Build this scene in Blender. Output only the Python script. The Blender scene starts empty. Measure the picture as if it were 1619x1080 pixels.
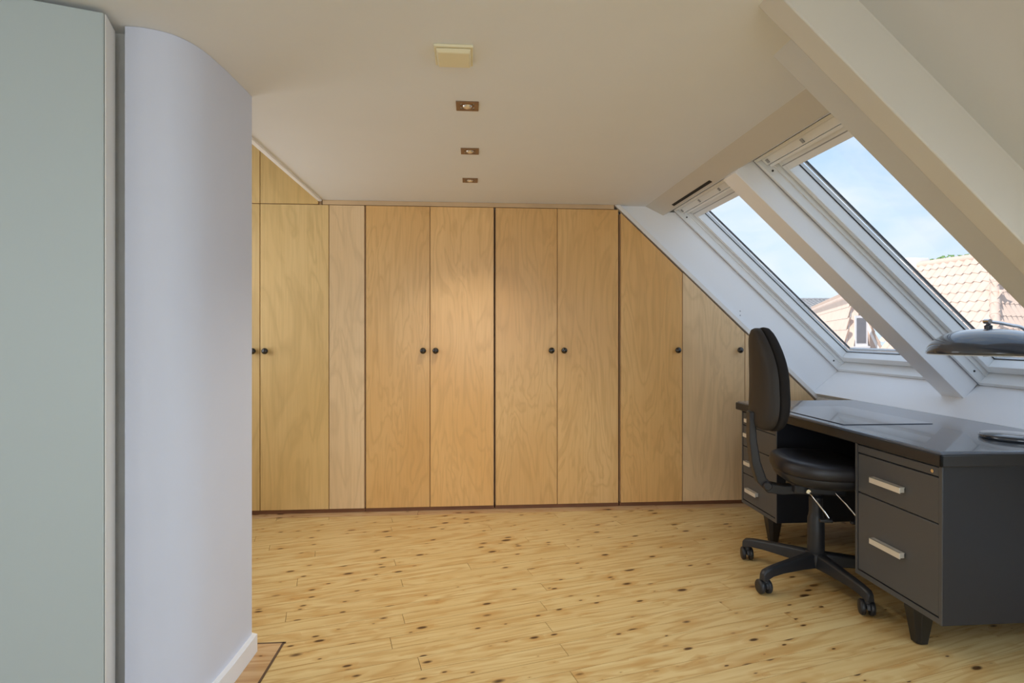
import bpy, bmesh, math, random
from mathutils import Vector, Matrix

random.seed(7)
scene = bpy.context.scene
COL = scene.collection

# ------------------------------------------------------------------ camera
EYE = 1.173
YAW = math.atan(64 / 880)
cd = bpy.data.cameras.new('camera')
cam = bpy.data.objects.new('camera', cd)
COL.objects.link(cam)
cam.location = (0, 0, EYE)
cam.rotation_euler = (math.pi / 2, 0, -YAW)
cd.sensor_width = 36
cd.lens = 36 * 880 / 1619
cd.shift_y = -12 / 1619
cd.clip_start = 0.02
cd.clip_end = 300
scene.camera = cam

# ------------------------------------------------------------------ view
scene.view_settings.view_transform = 'Standard'
scene.view_settings.look = 'None'
scene.view_settings.gamma = 1
scene.view_settings.use_curve_mapping = False
scene.view_settings.exposure = 0.52
scene.cycles.use_denoising = True
scene.cycles.max_bounces = 9
scene.cycles.diffuse_bounces = 6
scene.cycles.adaptive_threshold = 0.02
scene.cycles.transparent_max_bounces = 12
scene.cycles.sample_clamp_indirect = 6

# ------------------------------------------------------------------ world / sky
world = bpy.data.worlds.new('sky')
scene.world = world
world.use_nodes = True
wn, wl = world.node_tree.nodes, world.node_tree.links
wn.clear()
w_out = wn.new('ShaderNodeOutputWorld')
w_bg = wn.new('ShaderNodeBackground')
w_tc = wn.new('ShaderNodeTexCoord')
w_sep = wn.new('ShaderNodeSeparateXYZ')
w_ramp = wn.new('ShaderNodeValToRGB')
w_noise = wn.new('ShaderNodeTexNoise')
w_map = wn.new('ShaderNodeMapping')
w_cr = wn.new('ShaderNodeValToRGB')
w_mix = wn.new('ShaderNodeMix')
w_mix.data_type = 'RGBA'
wl.new(w_tc.outputs['Generated'], w_sep.inputs[0])
wl.new(w_sep.outputs['Z'], w_ramp.inputs[0])
w_ramp.color_ramp.elements[0].position = 0.0
w_ramp.color_ramp.elements[0].color = (0.54, 0.68, 0.82, 1)
w_ramp.color_ramp.elements[1].position = 0.55
w_ramp.color_ramp.elements[1].color = (0.34, 0.51, 0.76, 1)
w_map.inputs['Scale'].default_value = (1.3, 1.3, 3.2)
wl.new(w_tc.outputs['Generated'], w_map.inputs[0])
wl.new(w_map.outputs[0], w_noise.inputs['Vector'])
w_noise.inputs['Scale'].default_value = 3.0
w_noise.inputs['Detail'].default_value = 7
w_noise.inputs['Roughness'].default_value = 0.58
w_noise.inputs['Distortion'].default_value = 0.5
wl.new(w_noise.outputs['Fac'], w_cr.inputs[0])
w_cr.color_ramp.elements[0].position = 0.34
w_cr.color_ramp.elements[0].color = (0, 0, 0, 1)
w_cr.color_ramp.elements[1].position = 0.64
w_cr.color_ramp.elements[1].color = (0.9, 0.9, 0.9, 1)
wl.new(w_cr.outputs[0], w_mix.inputs[0])
wl.new(w_ramp.outputs[0], w_mix.inputs[6])
w_mix.inputs[7].default_value = (0.68, 0.73, 0.79, 1)
wl.new(w_mix.outputs[2], w_bg.inputs['Color'])
w_bg.inputs['Strength'].default_value = 1.0
wl.new(w_bg.outputs[0], w_out.inputs[0])

# ------------------------------------------------------------------ sun (over the ridge, onto the neighbouring roofs)
sd = bpy.data.lights.new('sun', 'SUN')
sd.energy = 3.6
sd.angle = math.radians(0.6)
sd.color = (1.0, 0.93, 0.84)
sun = bpy.data.objects.new('sun', sd)
COL.objects.link(sun)
sun.rotation_euler = Vector((-0.74, -0.40, 0.55)).to_track_quat('Z', 'Y').to_euler()

# ------------------------------------------------------------------ roof frame of reference
TH = math.radians(43.1)
FX, FZ = 1.432, 1.968
SX, SZ = math.cos(TH), -math.sin(TH)      # down the slope
NX, NZ = -math.sin(TH), -math.cos(TH)     # into the room
def RP(s, y, o):
    return (FX + s * SX + o * NX, y, FZ + s * SZ + o * NZ)

# ------------------------------------------------------------------ daylight entering by the windows behind the camera
def window_light(name, loc, direction, sx, sy, energy, color):
    l = bpy.data.lights.new(name, 'AREA')
    l.shape = 'RECTANGLE'; l.size = sx; l.size_y = sy
    l.energy = energy; l.color = color
    o = bpy.data.objects.new(name, l)
    COL.objects.link(o)
    o.location = loc
    o.rotation_euler = (-Vector(direction)).to_track_quat('Z', 'Y').to_euler()
    return o
H = 2.05
window_light('rear_window_daylight', (0.0, -2.96, 1.22), (0, 1, 0), 2.3, 1.4, 24, (0.80, 0.90, 1.0))
window_light('near_skylight_daylight', RP(0.85, 0.50, -0.02), (NX, 0, NZ), 1.0, 0.80, 22, (0.66, 0.83, 1.0))
window_light('rear_skylight_daylight', RP(0.70, -1.65, -0.02), (NX, 0, NZ), 1.3, 0.85, 14, (0.70, 0.85, 1.0))
window_light('left_window_daylight', (-1.97, 2.95, 1.45), (1, 0, -0.05), 1.1, 1.3, 7.5, (0.86, 0.93, 1.0))

# ================================================================== materials
def new_mat(name):
    m = bpy.data.materials.new(name)
    m.use_nodes = True
    nt = m.node_tree
    return m, nt.nodes, nt.links, nt.nodes['Principled BSDF']

def set_in(b, **kw):
    for k, v in kw.items():
        k = k.replace('_', ' ')
        if k in b.inputs:
            b.inputs[k].default_value = v

def plain(name, col, rough=0.5, metal=0.0, spec=0.5, bump=0.0, bscale=60, var=0.0, coat=0.0):
    m, n, l, b = new_mat(name)
    set_in(b, Base_Color=(*col, 1), Roughness=rough, Metallic=metal, Specular_IOR_Level=spec, Coat_Weight=coat)
    if bump or var:
        tc = n.new('ShaderNodeTexCoord')
        no = n.new('ShaderNodeTexNoise')
        no.inputs['Scale'].default_value = bscale
        no.inputs['Detail'].default_value = 5
        l.new(tc.outputs['Object'], no.inputs['Vector'])
        if bump:
            bp = n.new('ShaderNodeBump')
            bp.inputs['Strength'].default_value = bump
            bp.inputs['Distance'].default_value = 0.002
            l.new(no.outputs['Fac'], bp.inputs['Height'])
            l.new(bp.outputs[0], b.inputs['Normal'])
        if var:
            mx = n.new('ShaderNodeMix'); mx.data_type = 'RGBA'
            mx.inputs[6].default_value = (*[c * (1 - var) for c in col], 1)
            mx.inputs[7].default_value = (*[min(1, c * (1 + var)) for c in col], 1)
            n2 = n.new('ShaderNodeTexNoise'); n2.inputs['Scale'].default_value = bscale * 0.12
            l.new(tc.outputs['Object'], n2.inputs['Vector'])
            l.new(n2.outputs['Fac'], mx.inputs[0])
            l.new(mx.outputs[2], b.inputs['Base Color'])
    return m

M = {}
M['ceiling'] = plain('ceiling_paint', (0.79, 0.80, 0.80), 0.75, bump=0.10, bscale=45, var=0.015)
M['plaster'] = plain('white_plaster', (0.80, 0.81, 0.83), 0.75, bump=0.12, bscale=70, var=0.015)
M['curved'] = plain('cool_lit_white_plaster', (0.64, 0.675, 0.79), 0.7, bump=0.12, bscale=70, var=0.015)  # white plaster with the cool tint of the skylight put into the colour
M['lining'] = plain('roof_lining_paint', (0.64, 0.645, 0.64), 0.7, bump=0.06, bscale=45, var=0.012)
M['beam'] = plain('cream_beam_paint', (0.64, 0.61, 0.545), 0.55, bump=0.06, bscale=40, var=0.02)
M['white'] = plain('white_gloss_paint', (0.92, 0.93, 0.95), 0.38, bump=0.05, bscale=50)
M['winwhite'] = plain('window_white_lacquer', (0.87, 0.89, 0.90), 0.35)
M['wingrey'] = plain('window_grey_seal', (0.36, 0.37, 0.39), 0.5)
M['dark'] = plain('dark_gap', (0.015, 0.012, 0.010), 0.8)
M['gasket'] = plain('black_gasket', (0.02, 0.02, 0.022), 0.6)
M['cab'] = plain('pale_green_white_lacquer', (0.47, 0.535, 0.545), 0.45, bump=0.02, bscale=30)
M['cabedge'] = plain('cream_white_edge', (0.82, 0.80, 0.77), 0.45)
M['grime'] = plain('grey_plaster_strip', (0.78, 0.79, 0.78), 0.8, bump=0.2, bscale=90, var=0.10)
M['skirting'] = plain('white_skirting_paint', (0.84, 0.85, 0.88), 0.4)
M['steel_desk'] = plain('charcoal_steel_paint', (0.090, 0.092, 0.097), 0.42, bump=0.02, bscale=300)
M['steel_side'] = plain('desk_steel_shaded', (0.018, 0.020, 0.027), 0.40, bump=0.02, bscale=300)  # same desk steel, with the shade of the sides put into the colour
M['lino'] = plain('black_desk_linoleum', (0.10, 0.12, 0.16), 0.22, spec=1.0, bump=0.02, bscale=220, coat=0.5)
M['rim'] = plain('black_rubber_rim', (0.022, 0.023, 0.027), 0.38)
M['mat'] = plain('black_desk_mat', (0.10, 0.12, 0.16), 0.15, spec=1.0, coat=0.6)
M['blackleg'] = plain('black_leg_paint', (0.014, 0.014, 0.015), 0.35)
M['handle'] = plain('brushed_aluminium', (0.84, 0.82, 0.76), 0.36, metal=0.35, bump=0.1, bscale=250)
M['chrome'] = plain('chrome', (0.75, 0.76, 0.78), 0.12, metal=1.0)
M['plastic'] = plain('black_chair_plastic', (0.020, 0.021, 0.025), 0.42, bump=0.05, bscale=350)
M['fabric'] = plain('black_chair_fabric', (0.020, 0.018, 0.018), 0.85, spec=0.25, bump=0.5, bscale=420)
M['shellp'] = plain('dark_brown_black_shell', (0.026, 0.022, 0.020), 0.60, bump=0.15, bscale=300)
M['leather'] = plain('black_seat_leather', (0.018, 0.017, 0.021), 0.40, bump=0.15, bscale=220)
M['lampblue'] = plain('black_blue_lacquer', (0.045, 0.055, 0.075), 0.16, coat=1.0)
M['lampin'] = plain('white_lamp_inside', (0.78, 0.78, 0.76), 0.5)
M['knob'] = plain('black_knob_lacquer', (0.012, 0.010, 0.009), 0.22, coat=0.6)
M['vent'] = plain('yellowed_plastic', (0.82, 0.75, 0.52), 0.45)
M['bronze'] = plain('bronze_fitting', (0.26, 0.16, 0.09), 0.45, metal=0.4)
M['bulb'] = plain('lamp_reflector', (0.85, 0.82, 0.76), 0.15, metal=0.8)
M['inlay'] = plain('dark_inlay', (0.10, 0.055, 0.03), 0.6)
M['redwood'] = plain('red_brown_plinth', (0.20, 0.085, 0.038), 0.45, bump=0.1, bscale=60, var=0.25)
M['stone'] = plain('pale_ground', (0.46, 0.45, 0.42), 0.9, var=0.2, bscale=3)
M['brickw'] = plain('pale_render', (0.80, 0.76, 0.72), 0.9, var=0.06, bscale=12)
M['hsmoke'] = plain('white_trim', (0.86, 0.86, 0.87), 0.6)
M['hglass'] = plain('dark_window_glass', (0.16, 0.18, 0.21), 0.1)
M['leaf'] = plain('tree_leaves', (0.14, 0.24, 0.07), 0.8, var=0.4, bscale=20)

def glass_mat():
    m, n, l, b = new_mat('window_glass')
    out = n['Material Output']
    tr = n.new('ShaderNodeBsdfTransparent'); tr.inputs[0].default_value = (0.97, 0.985, 1.0, 1)
    gl = n.new('ShaderNodeBsdfGlossy'); gl.inputs['Roughness'].default_value = 0.02
    mx = n.new('ShaderNodeMixShader')
    mx.inputs[0].default_value = 0.04
    l.new(tr.outputs[0], mx.inputs[1]); l.new(gl.outputs[0], mx.inputs[2])
    l.new(mx.outputs[0], out.inputs[0])
    n.remove(b)
    return m
M['glass'] = glass_mat()

def offset_coords(n, l, scale):
    """object coordinates shifted by a per-object random amount, then scaled"""
    tc = n.new('ShaderNodeTexCoord'); oi = n.new('ShaderNodeObjectInfo')
    mul = n.new('ShaderNodeMath'); mul.operation = 'MULTIPLY'; mul.inputs[1].default_value = 57.0
    l.new(oi.outputs['Random'], mul.inputs[0])
    comb = n.new('ShaderNodeCombineXYZ')
    for i in range(3): l.new(mul.outputs[0], comb.inputs[i])
    add = n.new('ShaderNodeVectorMath'); add.operation = 'ADD'
    l.new(tc.outputs['Object'], add.inputs[0]); l.new(comb.outputs[0], add.inputs[1])
    mp = n.new('ShaderNodeMapping'); mp.inputs['Scale'].default_value = scale
    l.new(add.outputs[0], mp.inputs[0])
    return mp, add, oi

def ramp(n, l, src, stops, interp='LINEAR'):
    r = n.new('ShaderNodeValToRGB'); r.color_ramp.interpolation = interp
    el = r.color_ramp.elements
    el[0].position, el[0].color = stops[0][0], (*stops[0][1], 1)
    el[1].position, el[1].color = stops[-1][0], (*stops[-1][1], 1)
    for p, c in stops[1:-1]:
        e = el.new(p); e.color = (*c, 1)
    l.new(src, r.inputs[0])
    return r

def mix(n, l, fac, a, b, mode='MIX'):
    mx = n.new('ShaderNodeMix'); mx.data_type = 'RGBA'; mx.blend_type = mode
    for sock, v in ((0, fac), (6, a), (7, b)):
        if isinstance(v, (int, float)): mx.inputs[sock].default_value = v
        elif isinstance(v, tuple): mx.inputs[sock].default_value = (*v, 1)
        else: l.new(v, mx.inputs[sock])
    return mx.outputs[2]

def pine_mat(name, light, darkc):
    m, n, l, b = new_mat(name)
    mp, add, oi = offset_coords(n, l, (1.1, 22, 22))
    g = n.new('ShaderNodeTexNoise'); g.inputs['Scale'].default_value = 2.0
    g.inputs['Detail'].default_value = 6; g.inputs['Distortion'].default_value = 0.6
    l.new(mp.outputs[0], g.inputs['Vector'])
    # cathedral grain: contour lines of a stretched noise field
    mp2 = n.new('ShaderNodeMapping'); mp2.inputs['Scale'].default_value = (0.75, 7.5, 7.5)
    l.new(add.outputs[0], mp2.inputs[0])
    wn_ = n.new('ShaderNodeTexNoise'); wn_.inputs['Scale'].default_value = 1.3
    wn_.inputs['Detail'].default_value = 2.5; wn_.inputs['Distortion'].default_value = 0.5
    l.new(mp2.outputs[0], wn_.inputs['Vector'])
    wm_ = n.new('ShaderNodeMath'); wm_.operation = 'MULTIPLY'; wm_.inputs[1].default_value = 17
    l.new(wn_.outputs['Fac'], wm_.inputs[0])
    wv = n.new('ShaderNodeMath'); wv.operation = 'PINGPONG'; wv.inputs[1].default_value = 1.0
    l.new(wm_.outputs[0], wv.inputs[0])
    base = ramp(n, l, oi.outputs['Random'], [(0, light), (0.5, tuple((a * 0.55 + c * 0.45) for a, c in zip(light, darkc))), (1, tuple((a * 0.8 + c * 0.2) for a, c in zip(light, darkc)))])
    gr = ramp(n, l, g.outputs['Fac'], [(0.35, (0, 0, 0)), (0.75, (1, 1, 1))])
    c1 = mix(n, l, gr.outputs[0], base.outputs[0], darkc)
    wr = ramp(n, l, wv.outputs[0], [(0.5, (0, 0, 0)), (1.0, (0.62, 0.62, 0.62))])
    c2 = mix(n, l, wr.outputs[0], c1, tuple(x * y for x, y in zip(darkc, (0.80, 0.66, 0.50))))
    # knots
    cur = c2
    for sc_, gain, pw_, off_ in (((7.5, 17, 0.0), 0.27, 2.2, 0.0), ((11.0, 27.0, 0.0), 0.30, 3.0, 31.7)):
        mk = n.new('ShaderNodeMapping'); mk.inputs['Scale'].default_value = sc_
        mk.inputs['Location'].default_value = (off_, off_, 0)
        l.new(add.outputs[0], mk.inputs[0])
        vo = n.new('ShaderNodeTexVoronoi'); vo.feature = 'F1'; vo.inputs['Scale'].default_value = 1.0
        l.new(mk.outputs[0], vo.inputs['Vector'])
        sep = n.new('ShaderNodeSeparateColor'); l.new(vo.outputs['Color'], sep.inputs[0])
        pw = n.new('ShaderNodeMath'); pw.operation = 'POWER'; pw.inputs[1].default_value = pw_
        l.new(sep.outputs[0], pw.inputs[0])
        thr = n.new('ShaderNodeMath'); thr.operation = 'MULTIPLY'; thr.inputs[1].default_value = gain
        l.new(pw.outputs[0], thr.inputs[0])
        dv = n.new('ShaderNodeMath'); dv.operation = 'DIVIDE'
        l.new(vo.outputs['Distance'], dv.inputs[0]); l.new(thr.outputs[0], dv.inputs[1])
        kr = ramp(n, l, dv.outputs[0], [(0.55, (0.95, 0.95, 0.95)), (0.98, (0, 0, 0))])
        halo = n.new('ShaderNodeMapRange'); halo.inputs[1].default_value = 0.9; halo.inputs[2].default_value = 3.0
        halo.inputs[3].default_value = 0.5; halo.inputs[4].default_value = 0.0
        l.new(dv.outputs[0], halo.inputs[0])
        cur = mix(n, l, halo.outputs[0], cur, tuple(x * y for x, y in zip(darkc, (0.85, 0.66, 0.45))))
        cur = mix(n, l, kr.outputs[0], cur, (0.060, 0.024, 0.008))
    c4 = cur
    l.new(c4, b.inputs['Base Color'])
    set_in(b, Roughness=0.36, Specular_IOR_Level=0.4)
    bp = n.new('ShaderNodeBump'); bp.inputs['Strength'].default_value = 0.08; bp.inputs['Distance'].default_value = 0.001
    l.new(g.outputs['Fac'], bp.inputs['Height']); l.new(bp.outputs[0], b.inputs['Normal'])
    return m
M['pine'] = pine_mat('varnished_pine', (0.73, 0.565, 0.28), (0.60, 0.40, 0.16))
M['pineborder'] = pine_mat('varnished_pine_border', (0.66, 0.47, 0.27), (0.50, 0.30, 0.14))

def ply_mat(name, light, darkc, figure):
    m, n, l, b = new_mat(name)
    mp, add, oi = offset_coords(n, l, (3.2, 3.2, 0.75))
    n1 = n.new('ShaderNodeTexNoise'); n1.inputs['Scale'].default_value = 1.4
    n1.inputs['Detail'].default_value = 3; n1.inputs['Distortion'].default_value = 1.2
    l.new(mp.outputs[0], n1.inputs['Vector'])
    # contour lines of the noise field make the rotary-cut figure
    mu = n.new('ShaderNodeMath'); mu.operation = 'MULTIPLY'; mu.inputs[1].default_value = figure
    l.new(n1.outputs['Fac'], mu.inputs[0])
    pp = n.new('ShaderNodeMath'); pp.operation = 'PINGPONG'; pp.inputs[1].default_value = 1.0
    l.new(mu.outputs[0], pp.inputs[0])
    fine = n.new('ShaderNodeMapping'); fine.inputs['Scale'].default_value = (60, 60, 2.2)
    l.new(add.outputs[0], fine.inputs[0])
    n2 = n.new('ShaderNodeTexNoise'); n2.inputs['Scale'].default_value = 1.5; n2.inputs['Detail'].default_value = 4
    l.new(fine.outputs[0], n2.inputs['Vector'])
    big = n.new('ShaderNodeMapping'); big.inputs['Scale'].default_value = (0.9, 0.9, 0.5)
    l.new(add.outputs[0], big.inputs[0])
    n3 = n.new('ShaderNodeTexNoise'); n3.inputs['Scale'].default_value = 1.6; n3.inputs['Detail'].default_value = 2
    l.new(big.outputs[0], n3.inputs['Vector'])
    f3 = ramp(n, l, n3.outputs['Fac'], [(0.3, (0, 0, 0)), (0.7, (1, 1, 1))])
    c1 = mix(n, l, f3.outputs[0], light, darkc)
    f1 = ramp(n, l, pp.outputs[0], [(0.0, (0.36, 0.36, 0.36)), (0.55, (0, 0, 0))])
    c2 = mix(n, l, f1.outputs[0], c1, tuple(x * 0.74 for x in darkc))
    f2 = ramp(n, l, n2.outputs['Fac'], [(0.42, (0, 0, 0)), (0.75, (0.35, 0.35, 0.35))])
    c3 = mix(n, l, f2.outputs[0], c2, tuple(x * 0.78 for x in darkc))
    hv = n.new('ShaderNodeHueSaturation')
    rr = n.new('ShaderNodeMapRange'); rr.inputs[3].default_value = 0.95; rr.inputs[4].default_value = 1.05
    l.new(oi.outputs['Random'], rr.inputs[0]); l.new(rr.outputs[0], hv.inputs['Value'])
    l.new(c3, hv.inputs['Color'])
    l.new(hv.outputs[0], b.inputs['Base Color'])
    set_in(b, Roughness=0.30, Specular_IOR_Level=0.5)
    bp = n.new('ShaderNodeBump'); bp.inputs['Strength'].default_value = 0.10; bp.inputs['Distance'].default_value = 0.002
    l.new(n1.outputs['Fac'], bp.inputs['Height']); l.new(bp.outputs[0], b.inputs['Normal'])
    return m
M['ply'] = ply_mat('birch_plywood', (0.82, 0.535, 0.235), (0.73, 0.41, 0.135), 18)
M['plyyellow'] = ply_mat('yellow_birch_plywood', (0.76, 0.53, 0.235), (0.68, 0.445, 0.165), 9)
M['plypale'] = ply_mat('pale_birch_plywood', (0.84, 0.62, 0.37), (0.77, 0.53, 0.28), 14)
M['plyedge'] = plain('plywood_edge', (0.60, 0.42, 0.24), 0.55, var=0.15, bscale=80)

def tile_mat(name, c1, c2):
    m, n, l, b = new_mat(name)
    tc = n.new('ShaderNodeTexCoord'); no = n.new('ShaderNodeTexNoise')
    no.inputs['Scale'].default_value = 2.5; no.inputs['Detail'].default_value = 6
    l.new(tc.outputs['Object'], no.inputs['Vector'])
    l.new(mix(n, l, no.outputs['Fac'], c1, c2), b.inputs['Base Color'])
    set_in(b, Roughness=0.8)
    return m
M['tile_warm'] = tile_mat('sunlit_clay_tiles', (0.56, 0.40, 0.32), (0.68, 0.54, 0.45))
M['tile_grey'] = tile_mat('grey_slate_tiles', (0.22, 0.22, 0.23), (0.32, 0.31, 0.31))

# ================================================================== mesh helpers
class MB:
    def __init__(self):
        self.v, self.f = [], []
    def add(self, verts, faces):
        k = len(self.v)
        self.v += [tuple(x) for x in verts]
        self.f += [tuple(i + k for i in f) for f in faces]
        return self
    def hexa(self, p):   # 8 points: bottom loop then top loop
        return self.add(p, [(3, 2, 1, 0), (4, 5, 6, 7), (0, 1, 5, 4), (1, 2, 6, 5), (2, 3, 7, 6), (3, 0, 4, 7)])
    def box(self, x0, x1, y0, y1, z0, z1):
        return self.hexa([(x0, y0, z0), (x1, y0, z0), (x1, y1, z0), (x0, y1, z0), (x0, y0, z1), (x1, y0, z1), (x1, y1, z1), (x0, y1, z1)])
    def rbox(self, s0, s1, y0, y1, o0, o1):   # box in roof coordinates
        return self.hexa([RP(s0, y0, o0), RP(s1, y0, o0), RP(s1, y1, o0), RP(s0, y1, o0), RP(s0, y0, o1), RP(s1, y0, o1), RP(s1, y1, o1), RP(s0, y1, o1)])
    def prism(self, a, b):   # two matching loops
        n = len(a)
        return self.add(list(a) + list(b), [tuple(range(n - 1, -1, -1)), tuple(range(n, 2 * n))] + [(i, (i + 1) % n, n + (i + 1) % n, n + i) for i in range(n)])
    def lathe(self, prof, c=(0, 0, 0), axis='z', seg=32, ang=2 * math.pi):
        rings = []
        for r, h in prof:
            ring = []
            for i in range(seg):
                a = ang * i / seg
                x, y = r * math.cos(a), r * math.sin(a)
                p = {'z': (x, y, h), 'y': (x, h, y), 'x': (h, x, y)}[axis]
                ring.append((p[0] + c[0], p[1] + c[1], p[2] + c[2]))
            rings.append(ring)
        k = len(self.v)
        for r in rings: self.v += r
        for j in range(len(rings) - 1):
            for i in range(seg):
                self.f.append((k + j * seg + i, k + j * seg + (i + 1) % seg, k + (j + 1) * seg + (i + 1) % seg, k + (j + 1) * seg + i))
        self.f.append(tuple(k + i for i in range(seg - 1, -1, -1)))
        kk = k + (len(rings) - 1) * seg
        self.f.append(tuple(kk + i for i in range(seg)))
        return self
    def tube(self, pts, rad, seg=12):
        pts = [Vector(p) for p in pts]
        rads = rad if isinstance(rad, (list, tuple)) else [rad] * len(pts)
        k = len(self.v)
        up = Vector((0, 0, 1))
        prev = None
        for i, p in enumerate(pts):
            t = (pts[min(i + 1, len(pts) - 1)] - pts[max(i - 1, 0)]).normalized()
            if prev is None:
                a = up if abs(t.dot(up)) < 0.95 else Vector((1, 0, 0))
                nrm = (a - t * a.dot(t)).normalized()
            else:
                nrm = (prev - t * prev.dot(t)).normalized()
            prev = nrm
            bn = t.cross(nrm)
            for j in range(seg):
                a = 2 * math.pi * j / seg
                self.v.append(tuple(p + (nrm * math.cos(a) + bn * math.sin(a)) * rads[i]))
        for i in range(len(pts) - 1):
            for j in range(seg):
                self.f.append((k + i * seg + j, k + i * seg + (j + 1) % seg, k + (i + 1) * seg + (j + 1) % seg, k + (i + 1) * seg + j))
        self.f.append(tuple(k + j for j in range(seg - 1, -1, -1)))
        e = k + (len(pts) - 1) * seg
        self.f.append(tuple(e + j for j in range(seg)))
        return self
    def build(self, name, mat, parent=None, bevel=0.0, bseg=2, smooth=False, origin=None, subsurf=0):
        me = bpy.data.meshes.new(name)
        v = self.v
        if origin is not None:
            v = [(p[0] - origin[0], p[1] - origin[1], p[2] - origin[2]) for p in v]
        me.from_pydata(v, [], self.f)
        bm = bmesh.new(); bm.from_mesh(me)
        bmesh.ops.recalc_face_normals(bm, faces=bm.faces)
        bm.to_mesh(me); bm.free()
        me.materials.append(mat if not isinstance(mat, str) else M[mat])
        o = bpy.data.objects.new(name, me)
        COL.objects.link(o)
        if origin is not None: o.location = origin
        if parent is not None:
            o.parent = parent
            o.matrix_parent_inverse = PINV.get(parent.name, Matrix.Identity(4))
        if smooth:
            for p in me.polygons: p.use_smooth = True
        if bevel:
            bv = o.modifiers.new('bevel', 'BEVEL'); bv.width = bevel; bv.segments = bseg
            bv.limit_method = 'ANGLE'; bv.angle_limit = math.radians(35)
            bv.harden_normals = False
            for p in me.polygons: p.use_smooth = True
            me.set_sharp_from_angle(angle=math.radians(35)) if hasattr(me, 'set_sharp_from_angle') else None
        elif smooth:
            if hasattr(me, 'set_sharp_from_angle'): me.set_sharp_from_angle(angle=math.radians(50))
        if subsurf:
            ss = o.modifiers.new('subdiv', 'SUBSURF'); ss.levels = subsurf; ss.render_levels = subsurf
        return o
PINV = {}

def tag(o, label=None, cat=None, group=None, kind=None):
    if label: o['label'] = label
    if cat: o['category'] = cat
    if group: o['group'] = group
    if kind: o['kind'] = kind
    return o

def empty(name, loc=(0, 0, 0), rz=0.0):
    o = bpy.data.objects.new(name, None)
    COL.objects.link(o)
    o.location = loc
    o.rotation_euler = (0, 0, rz)
    o.empty_display_size = 0.1
    return o

def world_parent(o):
    """children of this empty are given in world coordinates"""
    m = Matrix.Translation(o.location) @ o.rotation_euler.to_matrix().to_4x4()
    PINV[o.name] = m.inverted()
    return o

# ================================================================== the setting
D = 3.717            # front plane of the fitted wardrobes
XK = 2.40            # knee wall
# ---- floor: subfloor + planks laid askew to the walls
subfloor = MB().box(-2.3, 2.55, -3.2, 4.45, -0.16, -0.019).build('floor', 'dark')
tag(subfloor, 'knotty varnished pine plank floor running askew across the room', kind='structure')
PA = math.radians(14.44)
U = (math.cos(PA), math.sin(PA)); V = (-math.sin(PA), math.cos(PA))
PW = 0.0835
N0 = 1.6055 - PW * 60
def clip(poly, a, b, c):    # keep a*x+b*y<=c
    out = []
    for i in range(len(poly)):
        p, q = poly[i], poly[(i + 1) % len(poly)]
        dp, dq = a * p[0] + b * p[1] - c, a * q[0] + b * q[1] - c
        if dp <= 0: out.append(p)
        if (dp < 0 < dq) or (dq < 0 < dp):
            t = dp / (dp - dq)
            out.append((p[0] + (q[0] - p[0]) * t, p[1] + (q[1] - p[1]) * t))
    return out
YB = 3.640           # far border board
joints = [(0.308, 2.317), (0.239, 2.156), (0.320, 1.971), (0.956, 2.529), (0.962, 2.420), (0.895, 2.250), (0.851, 2.071),
          (0.843, 1.908), (0.808, 1.749), (-0.123, 2.813), (-0.152, 2.482), (0.342, 2.910), (0.345, 2.662), (-0.049, 3.119)]
row_joint = {}
for ju, jn in joints:
    row_joint.setdefault(int((jn - N0) // PW), []).append(ju)
plank_n = 0
for r in range(0, 100):
    n0, n1 = N0 + r * PW, N0 + (r + 1) * PW
    cuts = []
    if r in row_joint:
        cuts = sorted(row_joint[r])
        u = cuts[0]
        while u > -4.2:
            u -= random.uniform(1.5, 2.6); cuts.append(u)
        u = max(cuts)
        while u < 4.6:
            u += random.uniform(1.3, 2.3); cuts.append(u)
    else:
        u = -4.4 - random.uniform(0, 1.5)
        while u < 5:
            cuts.append(u); u += random.uniform(1.4, 2.6) if n1 > 1.0 else random.uniform(2.2, 3.6)
        cuts.append(u)
    cuts.sort()
    for u0, u1 in zip(cuts, cuts[1:]):
        g = 0.0009
        loc = [(u0 + g, n0 + g), (u1 - g, n0 + g), (u1 - g, n1 - g), (u0 + g, n1 - g)]
        wp = [(a * U[0] + b * V[0], a * U[1] + b * V[1]) for a, b in loc]
        for a, b, c in ((1, 0, XK - 0.001), (-1, 0, 2.0), (0, 1, YB), (0, -1, 3.0)):
            if wp: wp = clip(wp, a, b, c)
        if len(wp) < 3: continue
        ar = 0.5 * abs(sum(wp[i][0] * wp[(i + 1) % len(wp)][1] - wp[(i + 1) % len(wp)][0] * wp[i][1] for i in range(len(wp))))
        if ar < 0.004: continue
        lp = [(x * U[0] + y * U[1], x * V[0] + y * V[1]) for x, y in wp]
        cu, cn = sum(p[0] for p in lp) / len(lp), (n0 + n1) / 2
        lp = [(a - cu, b - cn) for a, b in lp]
        dz = random.uniform(-0.0004, 0.0)
        mb = MB().prism([(a, b, -0.018) for a, b in lp], [(a, b, dz) for a, b in lp])
        o = mb.build('plank', 'pine')
        o.parent = subfloor
        o.location = (cu * U[0] + cn * V[0], cu * U[1] + cn * V[1], 0)
        o.rotation_euler = (0, 0, PA)
        plank_n += 1
print('planks', plank_n)
# border boards along the wardrobes (cut to lengths)
xb = -2.0
for xe in (-0.35, 1.25, XK - 0.001):
    o = MB().box(xb + 0.001 - (xb + xe) / 2, xe - 0.001 - (xb + xe) / 2, YB + 0.002 - 3.69, 3.755 - 3.69, -0.018, 0).build('border_board', 'pineborder', subfloor)
    o.location = ((xb + xe) / 2, 3.69, 0)
    xb = xe
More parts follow.
